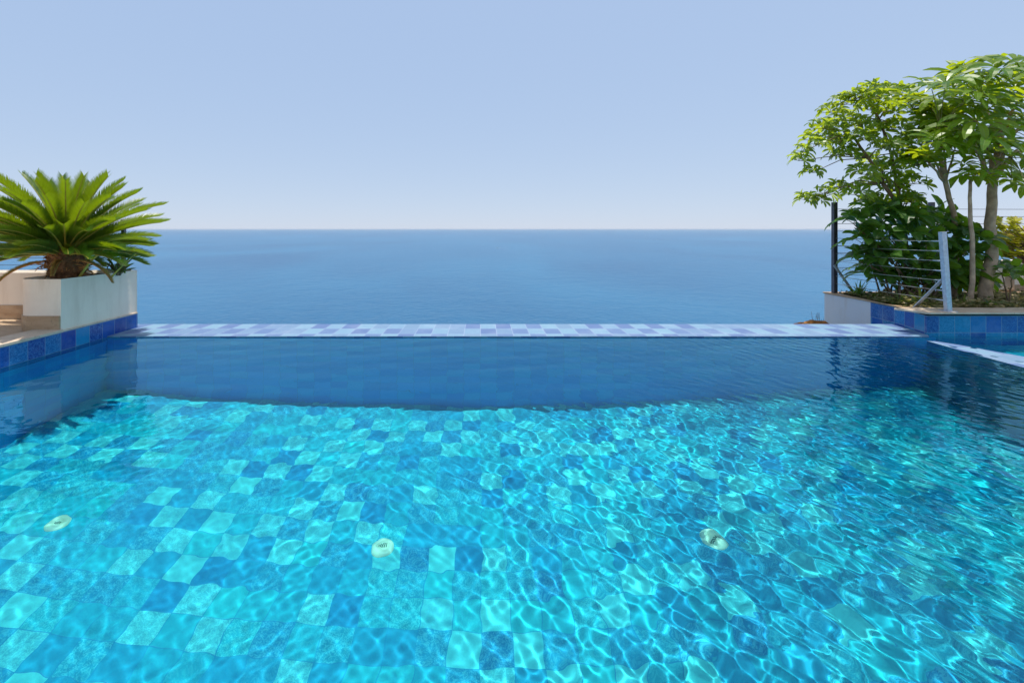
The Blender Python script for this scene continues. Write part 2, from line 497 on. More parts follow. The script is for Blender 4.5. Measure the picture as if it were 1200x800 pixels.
led = [(5.18, 5.2), (5.11, 4.6), (5.09, 4.2), (5.08, YN), (5.62, YN), (5.60, 4.1), (5.52, 4.55), (5.36, 5.02), (5.26, 5.18)]
mb.prism(led, DEP - .1, 0.0012)
ledge = mb.build('divider_ledge', M['rim_tile'], pool)
mb = MB(); mb.box(5.3, 10.5, YN, 5.46, -0.9, -0.62)
spa = mb.build('spa_floor', M['floor_tile'], pool)
for o in (fl, wl, wl2, wf, wb, ledge, spa, rim):
    o.cycles.is_caustics_receiver = True

# ---- rippled water surface
def pool_water():
    rs = np.random.RandomState(11)
    xs = np.concatenate([np.arange(XL - .03, 5.9, 0.0095), np.arange(5.9, 10.3, 0.03)])
    ysn = np.concatenate([np.arange(YN - .03, 5.445, 0.0095), [5.455]])
    X, Y = np.meshgrid(xs, ysn)
    # calmer on the left, choppier on the right where the water spills in
    chop = 1 / (1 + np.exp(-(X - 1.6 - 0.25 * (Y - 3)) / 0.75))
    Z = np.zeros_like(X)
    wind = R(205)
    def wave(lam, amp, ang):
        k = 2 * math.pi / lam
        ph = rs.uniform(0, 2 * math.pi)
        # slight bending of the wave fronts
        bx, by = rs.uniform(0, 6.28, 2)
        w = 0.25 * lam * (np.sin(X * 1.7 + bx) + np.sin(Y * 1.9 + by))
        return amp * np.sin(k * (X * math.cos(ang) + Y * math.sin(ang) + w) + ph)
    base = 0.25 + 0.55 / (1 + np.exp(-(X + 0.6 - 0.7 * (Y - 1.9)) / 0.6))
    def patches(sc_):
        e = np.zeros_like(X)
        for q in range(5):
            an = rs.uniform(0, 6.28); k = rs.uniform(1.2, 4.5)
            e += np.sin(k * (X * math.cos(an) + Y * math.sin(an)) + rs.uniform(0, 6.28))
        return np.clip(1 + sc_ * e / 1.6, 0.1, 2.2)
    for i in range(14):                                  # long gentle swell
        lam = rs.uniform(0.5, 1.2)
        Z += wave(lam, 0.0018 * lam / 6.28, rs.uniform(0, 6.28))
    for g in range(6):                                   # ripples everywhere, in drifting groups
        env = base * patches(0.6); gd = R(205) + rs.normal(0, 0.9)
        for i in range(6):
            lam = rs.uniform(0.05, 0.15)
            Z += env * wave(lam, 0.0042 * lam / 6.28, gd + rs.normal(0, 0.4))
    far = 1 / (1 + np.exp(-(Y - 3.4) / 0.35))
    for i in range(12):                                  # breeze lines by the far edge
        lam = rs.uniform(0.14, 0.45)
        Z += far * wave(lam, 0.0050 * lam / 6.28, R(90) + rs.normal(0, 0.35))
    for g in range(6):                                   # chop on the right
        env = chop * patches(0.5); gd = R(205) + rs.normal(0, 0.55)
        for i in range(6):
            lam = rs.uniform(0.055, 0.17)
            Z += env * wave(lam, 0.0084 * lam / 6.28, gd + rs.normal(0, 0.3))
    n, m = X.shape
    co = np.stack([X, Y, Z], -1).reshape(-1, 3).astype(np.float32)
    idx = np.arange(n * m).reshape(n, m)
    quads = np.stack([idx[:-1, :-1], idx[:-1, 1:], idx[1:, 1:], idx[1:, :-1]], -1).reshape(-1, 4)
    me = bpy.data.meshes.new('pool_water')
    me.vertices.add(len(co)); me.vertices.foreach_set('co', co.ravel())
    me.loops.add(quads.size); me.loops.foreach_set('vertex_index', quads.ravel().astype(np.int32))
    me.polygons.add(len(quads))
    me.polygons.foreach_set('loop_start', np.arange(0, quads.size, 4, dtype=np.int32))
    me.polygons.foreach_set('loop_total', np.full(len(quads), 4, dtype=np.int32))
    me.polygons.foreach_set('use_smooth', np.ones(len(quads), dtype=bool))
    me.update(calc_edges=True); me.validate()
    me.materials.append(M['water'])
    o = bpy.data.objects.new('pool_water', me)
    COL.objects.link(o)
    o.cycles.is_caustics_caster = True
    return tag(o, kind='structure')
pool_water()

# ---- three floor inlets, placed where the bent line of sight meets the floor
def floor_point(px, py):
    d = Vector(((px - VX) / FPX, 1, -(py - VY) / FPX)).normalized()
    t = CAM_H / -d.z
    p = Vector((0, 0, CAM_H)) + d * t
    h = Vector((d.x, d.y)); s_in = h.length
    s_out = s_in / 1.333
    hd = h.normalized() * (-DEP) * math.tan(math.asin(s_out))
    return Vector((p.x + hd.x, p.y + hd.y, DEP))
def inlet(px, py, label):
    p = floor_point(px, py)
    t = thing('pool_inlet', label, 'pool inlet', p, 'round inlets set in the pool floor')
    mb = MB()
    prof = [(0.0, .012), (.034, .012), (.036, .02), (.058, .017), (.072, .008), (.076, .001)]
    N = 28
    rows = [[p + Vector((r * math.cos(2 * math.pi * j / N), r * math.sin(2 * math.pi * j / N), z)) for j in range(N + 1)] for r, z in prof]
    mb.grid(rows)
    f = mb.build('flange', M['cream_plastic'], t, smooth=True)
    mb = MB()
    for k in range(5):
        x = p.x - .018 + .009 * k
        l = .015 - .003 * abs(k - 2)
        mb.box(x - .0022, x + .0022, p.y - l, p.y + l, p.z + .0125, p.z + .0155)
    g = mb.build('grille', M['dark_slot'], t)
    f.cycles.is_caustics_receiver = True; g.cycles.is_caustics_receiver = True
inlet(68, 613, 'round cream pool inlet lying nearest the left tiled wall')
inlet(450, 640, 'round cream pool inlet in the calm middle of the pool floor')
inlet(836, 631, 'round cream pool inlet warped by the choppy ripples on the right')

# ---------------------------------------------------------------- decks
mb = MB()
mb.box(-14, XL - .05, -6, 5.47, 0.16, 0.2)
tag(mb.build('deck', M['deck_stone']), kind='structure')
mb = MB()
mb.box(XL - .05, 14, -6, YN - .05, 0.16, 0.196)
tag(mb.build('near_deck', M['deck_stone']), kind='structure')
# the pale stone edge of the deck along the left wall
mb = MB(); mb.box(XL - .30, XL + .014, -6, 4.79, 0.1955, 0.226)
mb.box(XL - .05, XL + .006, 4.79, 5.84, 0.1955, 0.215)
tag(mb.build('deck_coping', M['coping'], bevel=0.005), kind='structure')

# ---------------------------------------------------------------- left planter
XW = XL - .006
def arc(cx, cy, r, a0, a1, n=9):
    return [(cx + r * math.cos(R(a0 + (a1 - a0) * k / (n - 1))), cy + r * math.sin(R(a0 + (a1 - a0) * k / (n - 1)))) for k in range(n)]
lp = thing('raised_planter', 'white rendered planter with curved corner and travertine base holding the palm', 'planter', (-4.7, 5.1, .2))
outer = [(XW, 5.84), (-12, 5.84), (-12, 5.47), (-5.10, 5.47)] + arc(-5.10, 5.37, .10, 90, 0, 6) + [(-5.0, 4.98)] + arc(-4.80, 4.98, .20, 180, 270, 10) + [(XW, 4.78)]
bm = bmesh.new()
vs = [bm.verts.new((x, y, .2)) for x, y in outer]
f = bm.faces.new(vs)
if f.normal.z == 0: bm.normal_update()
ret = bmesh.ops.extrude_face_region(bm, geom=[f])
tv = [g for g in ret['geom'] if isinstance(g, bmesh.types.BMVert)]
for v in tv: v.co.z = .762
bmesh.ops.recalc_face_normals(bm, faces=bm.faces)
top = [g for g in bm.faces if all(abs(v.co.z - .762) < 1e-4 for v in g.verts)]
bmesh.ops.inset_region(bm, faces=top, thickness=.055, depth=0)
inner_top = [g for g in bm.faces if g in top]
for g in inner_top:
    for v in g.verts: v.co.z = .70
me = bpy.data.meshes.new('wall'); bm.to_mesh(me); bm.free()
me.materials.append(M['white_render'])
o = bpy.data.objects.new('wall', me); COL.objects.link(o); o.parent = lp
o.matrix_parent_inverse = Matrix.Translation(-lp.location)
md = o.modifiers.new('bevel', 'BEVEL'); md.width = .008; md.segments = 3; md.limit_method = 'ANGLE'; md.angle_limit = R(40)
# travertine plinth along the deck side only
path = [(-12, 5.458), (-5.112, 5.458)] + [(-5.012, 5.36), (-5.012, 4.98)] + arc(-4.80, 4.98, .212, 180, 270, 10) + [(XW - .004, 4.768)]
mb = MB(); mb.ribbon(path, .02, .2005, .37)
mb.build('plinth', M['travertine'], lp, bevel=.004)
mb = MB()
sx = [(-4.535, 5.78), (-4.9, 5.78), (-11.9, 5.78), (-11.9, 5.53), (-5.04, 5.53), (-4.94, 5.40), (-4.94, 4.98), (-4.90, 4.88), (-4.80, 4.84), (-4.535, 4.84)]
mb.prism(sx, .701, .728)
mb.build('soil', M['soil'], lp)

# ---------------------------------------------------------------- sago palm
def frond(mb, base, az, el, length, arch, rr, width=.10, n=46, twist=0.0):
    """One cycad frond: a stalk with two ranks of stiff narrow leaflets in a V."""
    d = Vector((math.cos(az) * math.cos(el), math.sin(az) * math.cos(el), math.sin(el)))
    side = Vector((-math.sin(az), math.cos(az), 0))
    pts, dirs = [], []
    p = Vector(base); e = el
    N = 14
    for k in range(N + 1):
        t = k / N
        dd = Vector((math.cos(az) * math.cos(e), math.sin(az) * math.cos(e), math.sin(e)))
        pts.append(p.copy()); dirs.append(dd)
        p = p + dd * (length / N)
        e -= arch / N * (0.5 + 1.1 * t)
    mb.tube(pts, [0.012 * (1 - .75 * k / N) for k in range(N + 1)], 5, 1, False)
    for j in range(n):
        t = 0.13 + 0.87 * (j + .5) / n
        k = min(N - 1, int(t * N)); fr = t * N - k
        q = pts[k].lerp(pts[k + 1], fr)
        dd = dirs[k].lerp(dirs[k + 1], fr).normalized()
        nrm = side.cross(dd).normalized()
        if nrm.z < 0: nrm = -nrm
        w = width * min(1, .35 + 3.2 * (t - .10)) * (1 - .45 * max(0, (t - .6) / .4) ** 2)
        for s in (-1, 1):
            v = (side * s * .80 + nrm * (.52 + rr.uniform(-.05, .08)) + dd * (.75 + .6 * t)).normalized()
            w2 = w * rr.uniform(.92, 1.08)
            tip = q + v * w2 + nrm * (w2 * .10)
            mid = q + v * w2 * .5
            hw = dd * .0092
            u = rr.random()
            mb.face([q - hw, q + hw, mid + hw, mid - hw], [(u, .2), (u, .8), (u, .8), (u, .2)])
            mb.face([mid - hw, mid + hw, tip + hw * .15, tip - hw * .15], [(u, .2), (u, .8), (u, .6), (u, .4)])

rr = random.Random(5)
pb = Vector((-4.735, 5.12, .715))
palm = thing('sago_palm', 'sago palm with stiff arching green fronds and shaggy brown trunk in the white planter', 'palm', pb)
mb = MB()
N = 22
prof = [(0, .125), (.08, .145), (.18, .158), (.28, .155), (.36, .13), (.42, .08)]
rows = []
for z, r in prof:
    rows.append([pb + Vector((r * math.cos(6.2832 * j / N), r * math.sin(6.2832 * j / N), z)) for j in range(N + 1)])
mb.grid(rows)
for k in range(330):                              # old leaf bases, pointing up and out
    a = k * 2.39996; h = .02 + .38 * (k / 330)
    r = np.interp(h, [p[0] for p in prof], [p[1] for p in prof])
    c = pb + Vector((math.cos(a) * r * .93, math.sin(a) * r * .93, h))
    o_ = Vector((math.cos(a), math.sin(a), 0)); sd_ = Vector((-math.sin(a), math.cos(a), 0))
    L = rr.uniform(.03, .075); w = rr.uniform(.010, .018)
    tip = c + o_ * L * .85 + Vector((0, 0, L * rr.uniform(.1, .8))) + sd_ * rr.uniform(-.02, .02)
    m = 1 if (h > .27 and rr.random() < .65) or rr.random() < .18 else 0
    b0, b1, b2 = c - sd_ * w, c + sd_ * w, c + Vector((0, 0, w * 1.2))
    mb.face([b0, b1, tip], None, m); mb.face([b1, b2, tip], None, m); mb.face([b2, b0, tip], None, m)
for k in range(46):                               # loose fibres and broken stalks
    a = rr.uniform(0, 6.28); h = rr.uniform(.05, .36)
    r = np.interp(h, [p[0] for p in prof], [p[1] for p in prof])
    c = pb + Vector((math.cos(a) * r, math.sin(a) * r, h))
    e = c + Vector((math.cos(a) * rr.uniform(.03, .07) + rr.uniform(-.08, .08), math.sin(a) * .05 + rr.uniform(-.08, .08), rr.uniform(-.12, .04)))
    mb.tube([c, c.lerp(e, .5) + Vector((math.cos(a), math.sin(a), 0)) * .02, e], [.006, .005, .002], 4, 1)
mb.build('trunk', [M['palm_bark'], M['palm_fibre']], palm)
mb = MB()
top = pb + Vector((0, 0, .40))
nf = 96
for k in range(nf):
    t = k / (nf - 1)
    az = k * 2.39996 + rr.uniform(-.15, .15)
    front = max(0, -math.sin(az))
    el = R(78 - 80 * t ** .74 + rr.uniform(-5, 5) + 14 * front * t)
    ln = (0.71 + .27 * math.sin(math.pi * min(1, t + .22)) ) * rr.uniform(.92, 1.06)
    arch = R(30 + 18 * rr.random()) * (0.75 + .15 * t)
    b = top + Vector((math.cos(az), math.sin(az), 0)) * (.03 + .06 * t) + Vector((0, 0, -.12 * t))
    frond(mb, b, az, el, ln, arch, rr, .135, 50)
mb.build('crown', [M['leaf_palm'], M['rachis']], palm)
mb = MB()                                         # one old frond bent down beside the trunk
frond(mb, pb + Vector((.42, .12, .02)), R(20), R(52), .42, R(10), rr, .035, 26)
mb.build('young_frond', [M['leaf_palm'], M['rachis']], palm)

mb = MB()                                         # old fronds gone yellow and brown
for az, el, ln in ((R(-12), R(-2), .62), (R(200), R(-6), .6), (R(150), R(-10), .55), (R(-60), R(2), .4)):
    frond(mb, top + Vector((math.cos(az) * .1, math.sin(az) * .1, -.17)), az, el, ln, R(58), rr, .06, 40)
mb.build('dry_frond', [M['dry_leaf'], M['palm_fibre']], palm)
mb = MB()
mb.tube([pb + Vector((.13, -.02, -.02)), pb + Vector((.30, -.04, .20)), pb + Vector((.50, -.02, .40))], [.014, .012, .008], 6)
mb.build('cut_stalk', M['rachis'], palm)

# wispy fern beside the palm
def fern(name, base, label, cat, n, L, mat, rr, wid=.02, group=None):
    t = thing(name, label, cat, base, group)
    mb = MB()
    for k in range(n):
        az = rr.uniform(0, 6.28); el = R(rr.uniform(30, 85)); ln = L * rr.uniform(.6, 1.1)
        frond(mb, Vector(base) + Vector((rr.uniform(-.03, .03), rr.uniform(-.03, .03), 0)), az, el, ln, R(rr.uniform(20, 70)), rr, wid, 22)
    mb.build('foliage', [mat, M['twig']], t)
    return t
fern('asparagus_fern', (-4.69 + .22, 5.52, .728), 'wispy dark fern just right of the palm trunk', 'fern', 14, .26, M['leaf_dark'], rr, .03)
fern('asparagus_fern', (-5.02, 5.60, .728), 'wispy dark fern just left of the palm trunk', 'fern', 12, .24, M['leaf_dark'], rr, .03)

# ---------------------------------------------------------------- left fence
lf = thing('cable_fence', 'dark steel post with thin cables running behind the palm', 'fence', (-4.62, 5.80, .73))
mb = MB(); mb.box(-4.64, -4.60, 5.78, 5.82, .763, 1.42); mb.box(-4.69, -4.55, 5.75, 5.839, .7625, .772)
mb.build('post', M['steel_dark'], lf, bevel=.003)
mb = MB(); mb.box(-7.64, -7.60, 5.78, 5.82, .763, 1.42); mb.build('post', M['steel_dark'], lf, bevel=.003)
for z in (.835, .925, 1.02, 1.115, 1.21, 1.305):
    mb = MB(); mb.tube([(-4.63, 5.80, z), (-6.1, 5.80, z - .006), (-7.6, 5.80, z), (-11.5, 5.80, z)], .0035, 5)
    mb.build('cable', M['steel_dark'], lf)
mb = MB(); mb.tube([(-4.86, 5.79, .72), (-4.66, 5.79, 1.12)], .006, 5); mb.build('stay', M['steel_dark'], lf)

# ---------------------------------------------------------------- right planter
rp = thing('raised_planter', 'planter faced in blue tiles with pale stone coping under the trees', 'planter', (6, 6, -.6))
tp = [(5.42, 5.44), (5.47, 5.62), (5.53, 5.82), (5.575, 6.05), (5.60, 6.43)]
mb = MB()
mb.ribbon(tp[::-1] + [(11, 5.44)], .14, -2.2, .243)
pt = mb.build('tiled_wall', M['side_tile'], rp)
pt.cycles.is_caustics_receiver = True
mb = MB(); mb.ribbon([(11, 7.32), (5.62, 7.32), (5.60, 7.28), (5.602, 6.432)], .14, -1.9, .25)
mb.build('rendered_wall', M['patched_render'], rp)
mb = MB(); mb.ribbon([(11, 7.333), (5.60, 7.333), (5.585, 7.28), (5.587, 6.43), (5.562, 6.05), (5.517, 5.82), (5.457, 5.62)], .16, .2505, .270)
mb.build('wall_cap', M['travertine'], rp, bevel=.004)
mb = MB(); mb.prism([(5.24, 5.68), (5.27, 5.60), (5.37, 5.39), (5.40, 5.375), (11, 5.375), (11, 5.72), (5.5, 5.72)], .2715, .296)
mb.build('coping', M['coping'], rp, bevel=.006)
mb = MB(); mb.prism([(5.56, 5.60), (10.9, 5.60), (10.9, 7.20), (5.72, 7.20), (5.70, 6.4)], .1, .255)
mb.build('soil', M['soil'], rp)

# far cream garden wall at the right edge
gw = thing('garden_wall', 'low cream rendered wall with brown stone base behind the trees at the right', 'wall', (9.6, 7.9, .2))
mb = MB(); mb.ribbon([(13, 8.1), (9.3, 8.0), (8.9, 7.9), (8.7, 7.62), (8.75, 7.34)][::-1], .2, .30, .73); mb.build('wall', M['white_render'], gw)
mb = MB(); mb.ribbon([(13, 8.12), (9.29, 8.02), (8.89, 7.91), (8.685, 7.62), (8.735, 7.34)][::-1], .24, -1.0, .30); mb.build('stone_base', M['travertine'], gw)

# ---------------------------------------------------------------- right fence
rf = thing('cable_fence', 'cable fence with dark and galvanised posts around the blue tiled planter', 'fence', (5.69, 7.2, .26))
for x in (5.69, 7.25):
    mb = MB(); mb.box(x - .03, x + .03, 7.17, 7.23, .2705 if x < 6 else .256, 1.725)
    mb.build('post', M['steel_dark'], rf, bevel=.003)
def bar(a, b, w, th, name, mat, par):
    """Flat bar from a to b, w wide in the picture, th deep."""
    a, b = up(a), up(b)
    d = (b - a).normalized(); dep = Vector((0, 1, 0)); dep = (dep - d * dep.dot(d)).normalized(); sd_ = d.cross(dep)
    mb = MB()
    c = [a + sd_ * sx_ * w / 2 + dep * sy_ * th / 2 for sx_, sy_ in ((-1, -1), (1, -1), (1, 1), (-1, 1))]
    e = [p + (b - a) for p in c]
    for k in range(4):
        mb.face([c[k], c[(k + 1) % 4], e[(k + 1) % 4], e[k]])
    mb.face(c[::-1]); mb.face(e)
    return mb.build(name, mat, par, bevel=.003)
bar((5.70, 5.46, .2965), (5.63, 5.46, 1.262), .058, .05, 'galvanised_post', M['galvanised'], rf)
mb = MB(); mb.box(5.64, 5.76, 5.40, 5.52, .2962, .304); mb.build('base_plate', M['galvanised'], rf)
bar((5.66, 5.49, .68), (5.655, 5.86, .25), .045, .012, 'brace', M['galvanised'], rf).data
bar((5.655, 7.16, .72), (5.90, 7.05, .255), .04, .012, 'brace', M['galvanised'], rf)
for k in range(10):
    z = 1.615 - k * .1175
    mb = MB(); mb.tube([(5.70, 7.2, z), (6.5, 7.2, z - .006), (7.25, 7.2, z), (9.0, 7.2, z - .006), (12, 7.2, z)], .0038, 5)
    mb.build('cable', M['steel_dark'], rf)
for k in range(7):
    z = 1.147 - k * .121
    x2 = 5.70 - .07 * (z - .2965) / .966
    mb = MB(); mb.tube([(5.69, 7.18, z), ((5.69 + x2) / 2, 6.3, z - .01), (x2, 5.48, z)], .0042, 5)
    mb.build('cable', M['wire'], rf)
    mb = MB(); mb.tube([(x2, 5.50, z), (x2 - .001, 5.545, z - .0005), (x2 - .001, 5.60, z - .001)], [.010, .010, .006], 8)
    mb.build('tensioner', M['galvanised'], rf)

# ---------------------------------------------------------------- foliage builders
def leaflet(mb, base, d, nrm, L, W, droop, rr, mi=0, curl=.25):
    """One blade: bent along its length, folded along its midrib, pointed at both ends."""
    p = up(base).copy(); d = up(d).normalized(); n = up(nrm).normalized()
    u = rr.random()
    K = 5
    ws = [.12, .66, .97, 1.0, .80, .16]
    rows, uvs = [], []
    dn = Vector((0, 0, -1))
    for k in range(K + 1):
        sd_ = d.cross(n)
        if sd_.length < 1e-4: sd_ = Vector((1, 0, 0))
        sd_.normalize()
        n = sd_.cross(d).normalized()
        w = W * .5 * ws[k]
        lift = n * (w * curl)
        rows.append([p - sd_ * w + lift, p.copy(), p + sd_ * w + lift])
        uvs.append([(u, 0), (u, .5), (u, 1)])
        p = p + d * (L / K)
        d = (d + dn * droop / K * (0.6 + .8 * k / K)).normalized()
    mb.grid(rows, uvs, mi)

def rosette(mb, c, axis, nl, L, W, droop, rr, spread=1.15):
    """Leaflets radiating like umbrella ribs from the end of a stalk."""
    ax = up(axis).normalized()
    a = ax.cross(Vector((0, 0, 1)) if abs(ax.z) < .95 else Vector((1, 0, 0))).normalized(); b = ax.cross(a)
    ph = rr.uniform(0, 6.28)
    for j in range(nl):
        an = ph + 6.2832 * j / nl + rr.uniform(-.12, .12)
        rad = a * math.cos(an) + b * math.sin(an)
        d = (rad * math.sin(spread) + ax * math.cos(spread)).normalized()
        l = L * rr.uniform(.72, 1.1)
        leaflet(mb, c + d * L * .1, d, ax, l, W * rr.uniform(.85, 1.1), droop * rr.uniform(.6, 1.3), rr)

def head(mb, tip, updir, nleaf, pet, nl, L, W, droop, rr, low=-.25, flat=.5):
    """A branch tip carrying several long-stalked umbrella leaves."""
    u0 = up(updir).normalized()
    for k in range(nleaf):
        az = k * 2.39996 + rr.uniform(-.3, .3)
        ez = low + (1.0 - low) * ((k + .5) / nleaf)
        h = math.sqrt(max(0, 1 - ez * ez))
        d = (Vector((math.cos(az) * h, math.sin(az) * h, ez)) + u0 * .3).normalized()
        pl = pet * rr.uniform(.65, 1.15)
        e = tip + d * pl + Vector((0, 0, -.06 * pl))
        mb.tube([tip, tip.lerp(e, .5) + Vector((0, 0, .05 * pl)), e], [.006 if L > .2 else .004, .004, .003], 4, 1, False)
        ax = (d * (1 - flat) + Vector((0, 0, flat))).normalized()
        rosette(mb, e, ax, nl + rr.randint(-1, 1), L * rr.uniform(.8, 1.12), W, droop, rr)

def limb(mb, pts, r0, r1, rr, wob=.015, n=8):
    P = [up(p) for p in pts]
    out = []
    for k in range(len(P) - 1):
        for s in range(4):
            q = P[k].lerp(P[k + 1], s / 4)
            if out: q = q + Vector((rr.uniform(-wob, wob), rr.uniform(-wob, wob), 0))
            out.append(q)
    out.append(P[-1])
    mb.tube(out, [r0 + (r1 - r0) * k / (len(out) - 1) for k in range(len(out))], n)

# ---- tall umbrella tree at the right edge
rr = random.Random(21)
base = at(1155, 362, 6.2); base.z = .255
ta = thing('umbrella_tree', 'tall umbrella tree with one thick pale trunk and large drooping glossy leaves', 'tree', base)
tr = MB()
trunk = [base, at(1155, 335, 6.2), at(1162, 300, 6.22), at(1160, 262, 6.25), at(1164, 215, 6.3), at(1170, 175, 6.3), at(1172, 140, 6.3)]
limb(tr, trunk, .080, .036, rr, .006, 12)
cr = MB()
ends = [at(1178, 152, 6.1), at(1150, 118, 6.3), at(1196, 112, 6.4), at(1215, 140, 6.2), at(1122, 130, 6.5), at(1102, 148, 6.2), at(1165, 122, 6.7),
        at(1205, 190, 6.5), at(1145, 165, 6.5), at(1185, 185, 6.0)]
for k, e in enumerate(ends):
    f_ = trunk[5] if e.z > 2.75 else trunk[4]
    limb(tr, [f_, trunk[6].lerp(e, .55) + Vector((0, 0, -.10)), e], .024, .012, rr, .012, 7)
leaves_a = [(1150, 88, .36), (1168, 84, .36), (1128, 93, .34), (1112, 98, .32), (1195, 82, .38), (1146, 104, .38), (1180, 104, .36), (1100, 112, .32),
            (1092, 122, .32), (1118, 118, .34), (1140, 124, .34), (1160, 120, .36), (1192, 118, .36), (1083, 138, .30), (1102, 136, .32), (1124, 138, .34),
            (1145, 138, .36), (1176, 147, .40), (1200, 138, .38), (1212, 160, .38), (1108, 152, .28), (1130, 158, .30), (1152, 160, .32), (1165, 172, .30),
            (1188, 176, .34), (1142, 178, .28), (1120, 172, .26), (1170, 190, .28), (1196, 196, .32), (1208, 110, .36), (1212, 84, .36), (1158, 198, .26),
            (1185, 206, .26), (1205, 214, .28), (1150, 80, .34), (1172, 76, .36), (1192, 70, .38), (1128, 86, .34), (1108, 92, .32), (1092, 100, .30),
            (1150, 132, .40), (1172, 140, .42), (1128, 148, .36), (1192, 150, .42), (1160, 156, .38), (1138, 168, .32), (1180, 166, .38), (1200, 172, .38),
            (1166, 112, .38), (1112, 128, .34), (1152, 184, .28), (1100, 160, .28), (1178, 92, .38), (1180, 128, .36), (1215, 185, .34), (1135, 108, .34), (1165, 100, .36), (1130, 188, .22)]
for x, y, L in leaves_a:
    c = at(x, y + 5, 6.1 + rr.uniform(-.55, .6))
    e = min(ends, key=lambda q: (q - c).length)
    mid = e.lerp(c, .5) + Vector((0, 0, .03))
    cr.tube([e, mid, c], [.007, .005, .004], 5, 1, False)
    rosette(cr, c, (rr.uniform(-.45, .45), rr.uniform(-1.0, -.2), 1), rr.randint(8, 10), L * 1.12, L * .25, rr.uniform(1.1, 2.1), rr, rr.uniform(1.15, 1.4))
    if rr.random() < .25:
        c2 = c + Vector((rr.uniform(-.15, .15), rr.uniform(.1, .4), rr.uniform(-.15, .1)))
        cr.tube([e, c2], [.006, .004], 5, 1, False)
        rosette(cr, c2, (rr.uniform(-.5, .5), rr.uniform(-.5, .4), 1), 9, L * .85, L * .26, 1.1, rr, 1.25)
tr.build('trunk', M['bark'], ta, smooth=True)
cr.build('crown', [M['leaf_big'], M['petiole']], ta)

# ---- slender umbrella tree between the fence posts
base = at(1118, 345, 6.6); base.z = .255
tb = thing('umbrella_tree', 'slender umbrella tree on a thin leaning trunk behind the galvanised post', 'tree', base)
tr = MB(); cr = MB()
t1 = [base, at(1122, 290, 6.6), at(1118, 250, 6.6), at(1108, 215, 6.6), at(1101, 175, 6.6), at(1094, 140, 6.6)]
limb(tr, t1, .040, .022, rr, .006, 9)
for x, y, d in ((1092, 140, 6.6), (1070, 128, 6.8), (1078, 170, 6.7), (1110, 165, 6.9), (1128, 178, 6.8), (1075, 195, 6.5)):
    tip = at(x, y, d)
    limb(tr, [t1[4] if y < 160 else t1[3], t1[4].lerp(tip, .6), tip], .016, .008, rr, .01, 6)
    head(cr, tip, (0, 0, 1), 8, .20, 8, .22, .075, .7, rr, -.1, .55)
tr.build('trunk', M['bark'], tb, smooth=True)
cr.build('crown', [M['leaf_big'], M['petiole']], tb)

# ---- young single-stem umbrella tree with one tuft of hanging leaves
base = at(1138, 350, 6.0); base.z = .255
tc = thing('umbrella_tree', 'young umbrella tree whose thin stem ends in one tuft of hanging leaves', 'tree', base)
tr = MB(); cr = MB()
tip = at(1137, 212, 6.0)
limb(tr, [base, at(1140, 300, 6.0), at(1137, 250, 6.0), tip], .03, .017, rr, .006, 8)
rosette(cr, tip + Vector((0, 0, .03)), (0, -.15, 1), 9, .34, .09, 3.0, rr, 1.25)
head(cr, tip, (0, 0, 1), 3, .16, 7, .2, .07, 1.0, rr, .2, .5)
tr.build('trunk', M['bark'], tc, smooth=True)
cr.build('crown', [M['leaf_big'], M['petiole']], tc)

# ---- spreading tree with small leaves, left of the group
base = at(1062, 352, 6.75); base.z = .255
td = thing('umbrella_tree', 'spreading tree with many small leaves leaning left over the fence', 'tree', base)
tr = MB(); cr = MB()
m1 = [base, at(1062, 290, 6.75), at(1058, 250, 6.75), at(1035, 215, 6.75), at(1018, 185, 6.75), at(1000, 160, 6.75)]
m2 = [at(1060, 262, 6.75), at(1052, 225, 6.8), at(1045, 180, 6.85), at(1030, 140, 6.85), at(1018, 115, 6.85)]
limb(tr, m1, .036, .016, rr, .008, 8); limb(tr, m2, .026, .012, rr, .008, 7)
spots = [(1018, 108), (1035, 106), (1055, 108), (1000, 118), (985, 125), (970, 132), (962, 150), (950, 165), (940, 178), (935, 190),
         (950, 200), (960, 172), (975, 150), (985, 165), (990, 140), (1005, 145), (1010, 165), (1025, 150), (1040, 130), (1048, 150),
         (1052, 172), (1035, 175), (995, 185), (978, 182), (1008, 205), (1022, 218), (1035, 200), (1050, 200), (1062, 185), (1068, 215),
         (945, 235), (958, 232), (968, 226), (982, 222), (1000, 226), (1018, 242), (1030, 238), (1045, 225), (1058, 238), (1072, 160),
         (1020, 190), (968, 165), (1030, 118), (1012, 130), (1070, 235), (1040, 215)]
for x, y in spots:
    d = 6.5 + rr.uniform(-.35, .45)
    d += .3
    tip = at(x + rr.uniform(-3, 3), y + rr.uniform(-3, 3), d)
    src = min(m1[2:] + m2[1:], key=lambda q: (q - tip).length + max(0, q.z - tip.z) * .6)
    mid = src.lerp(tip, .5) + Vector((0, 0, .05 if y < 200 else .08))
    limb(tr, [src, mid, tip], .010, .004, rr, .008, 5)
    far = x < 985 and y > 160
    head(cr, tip, (rr.uniform(-.5, .2), rr.uniform(-.4, .2), .7), 4 if far else 6, .08 if far else .13, 6, .165, .056, 1.3 if not far else 1.9, rr, -.45, .3)
tr.build('trunk', M['twig'], td, smooth=True)
cr.build('crown', [M['leaf_small'], M['petiole']], td)

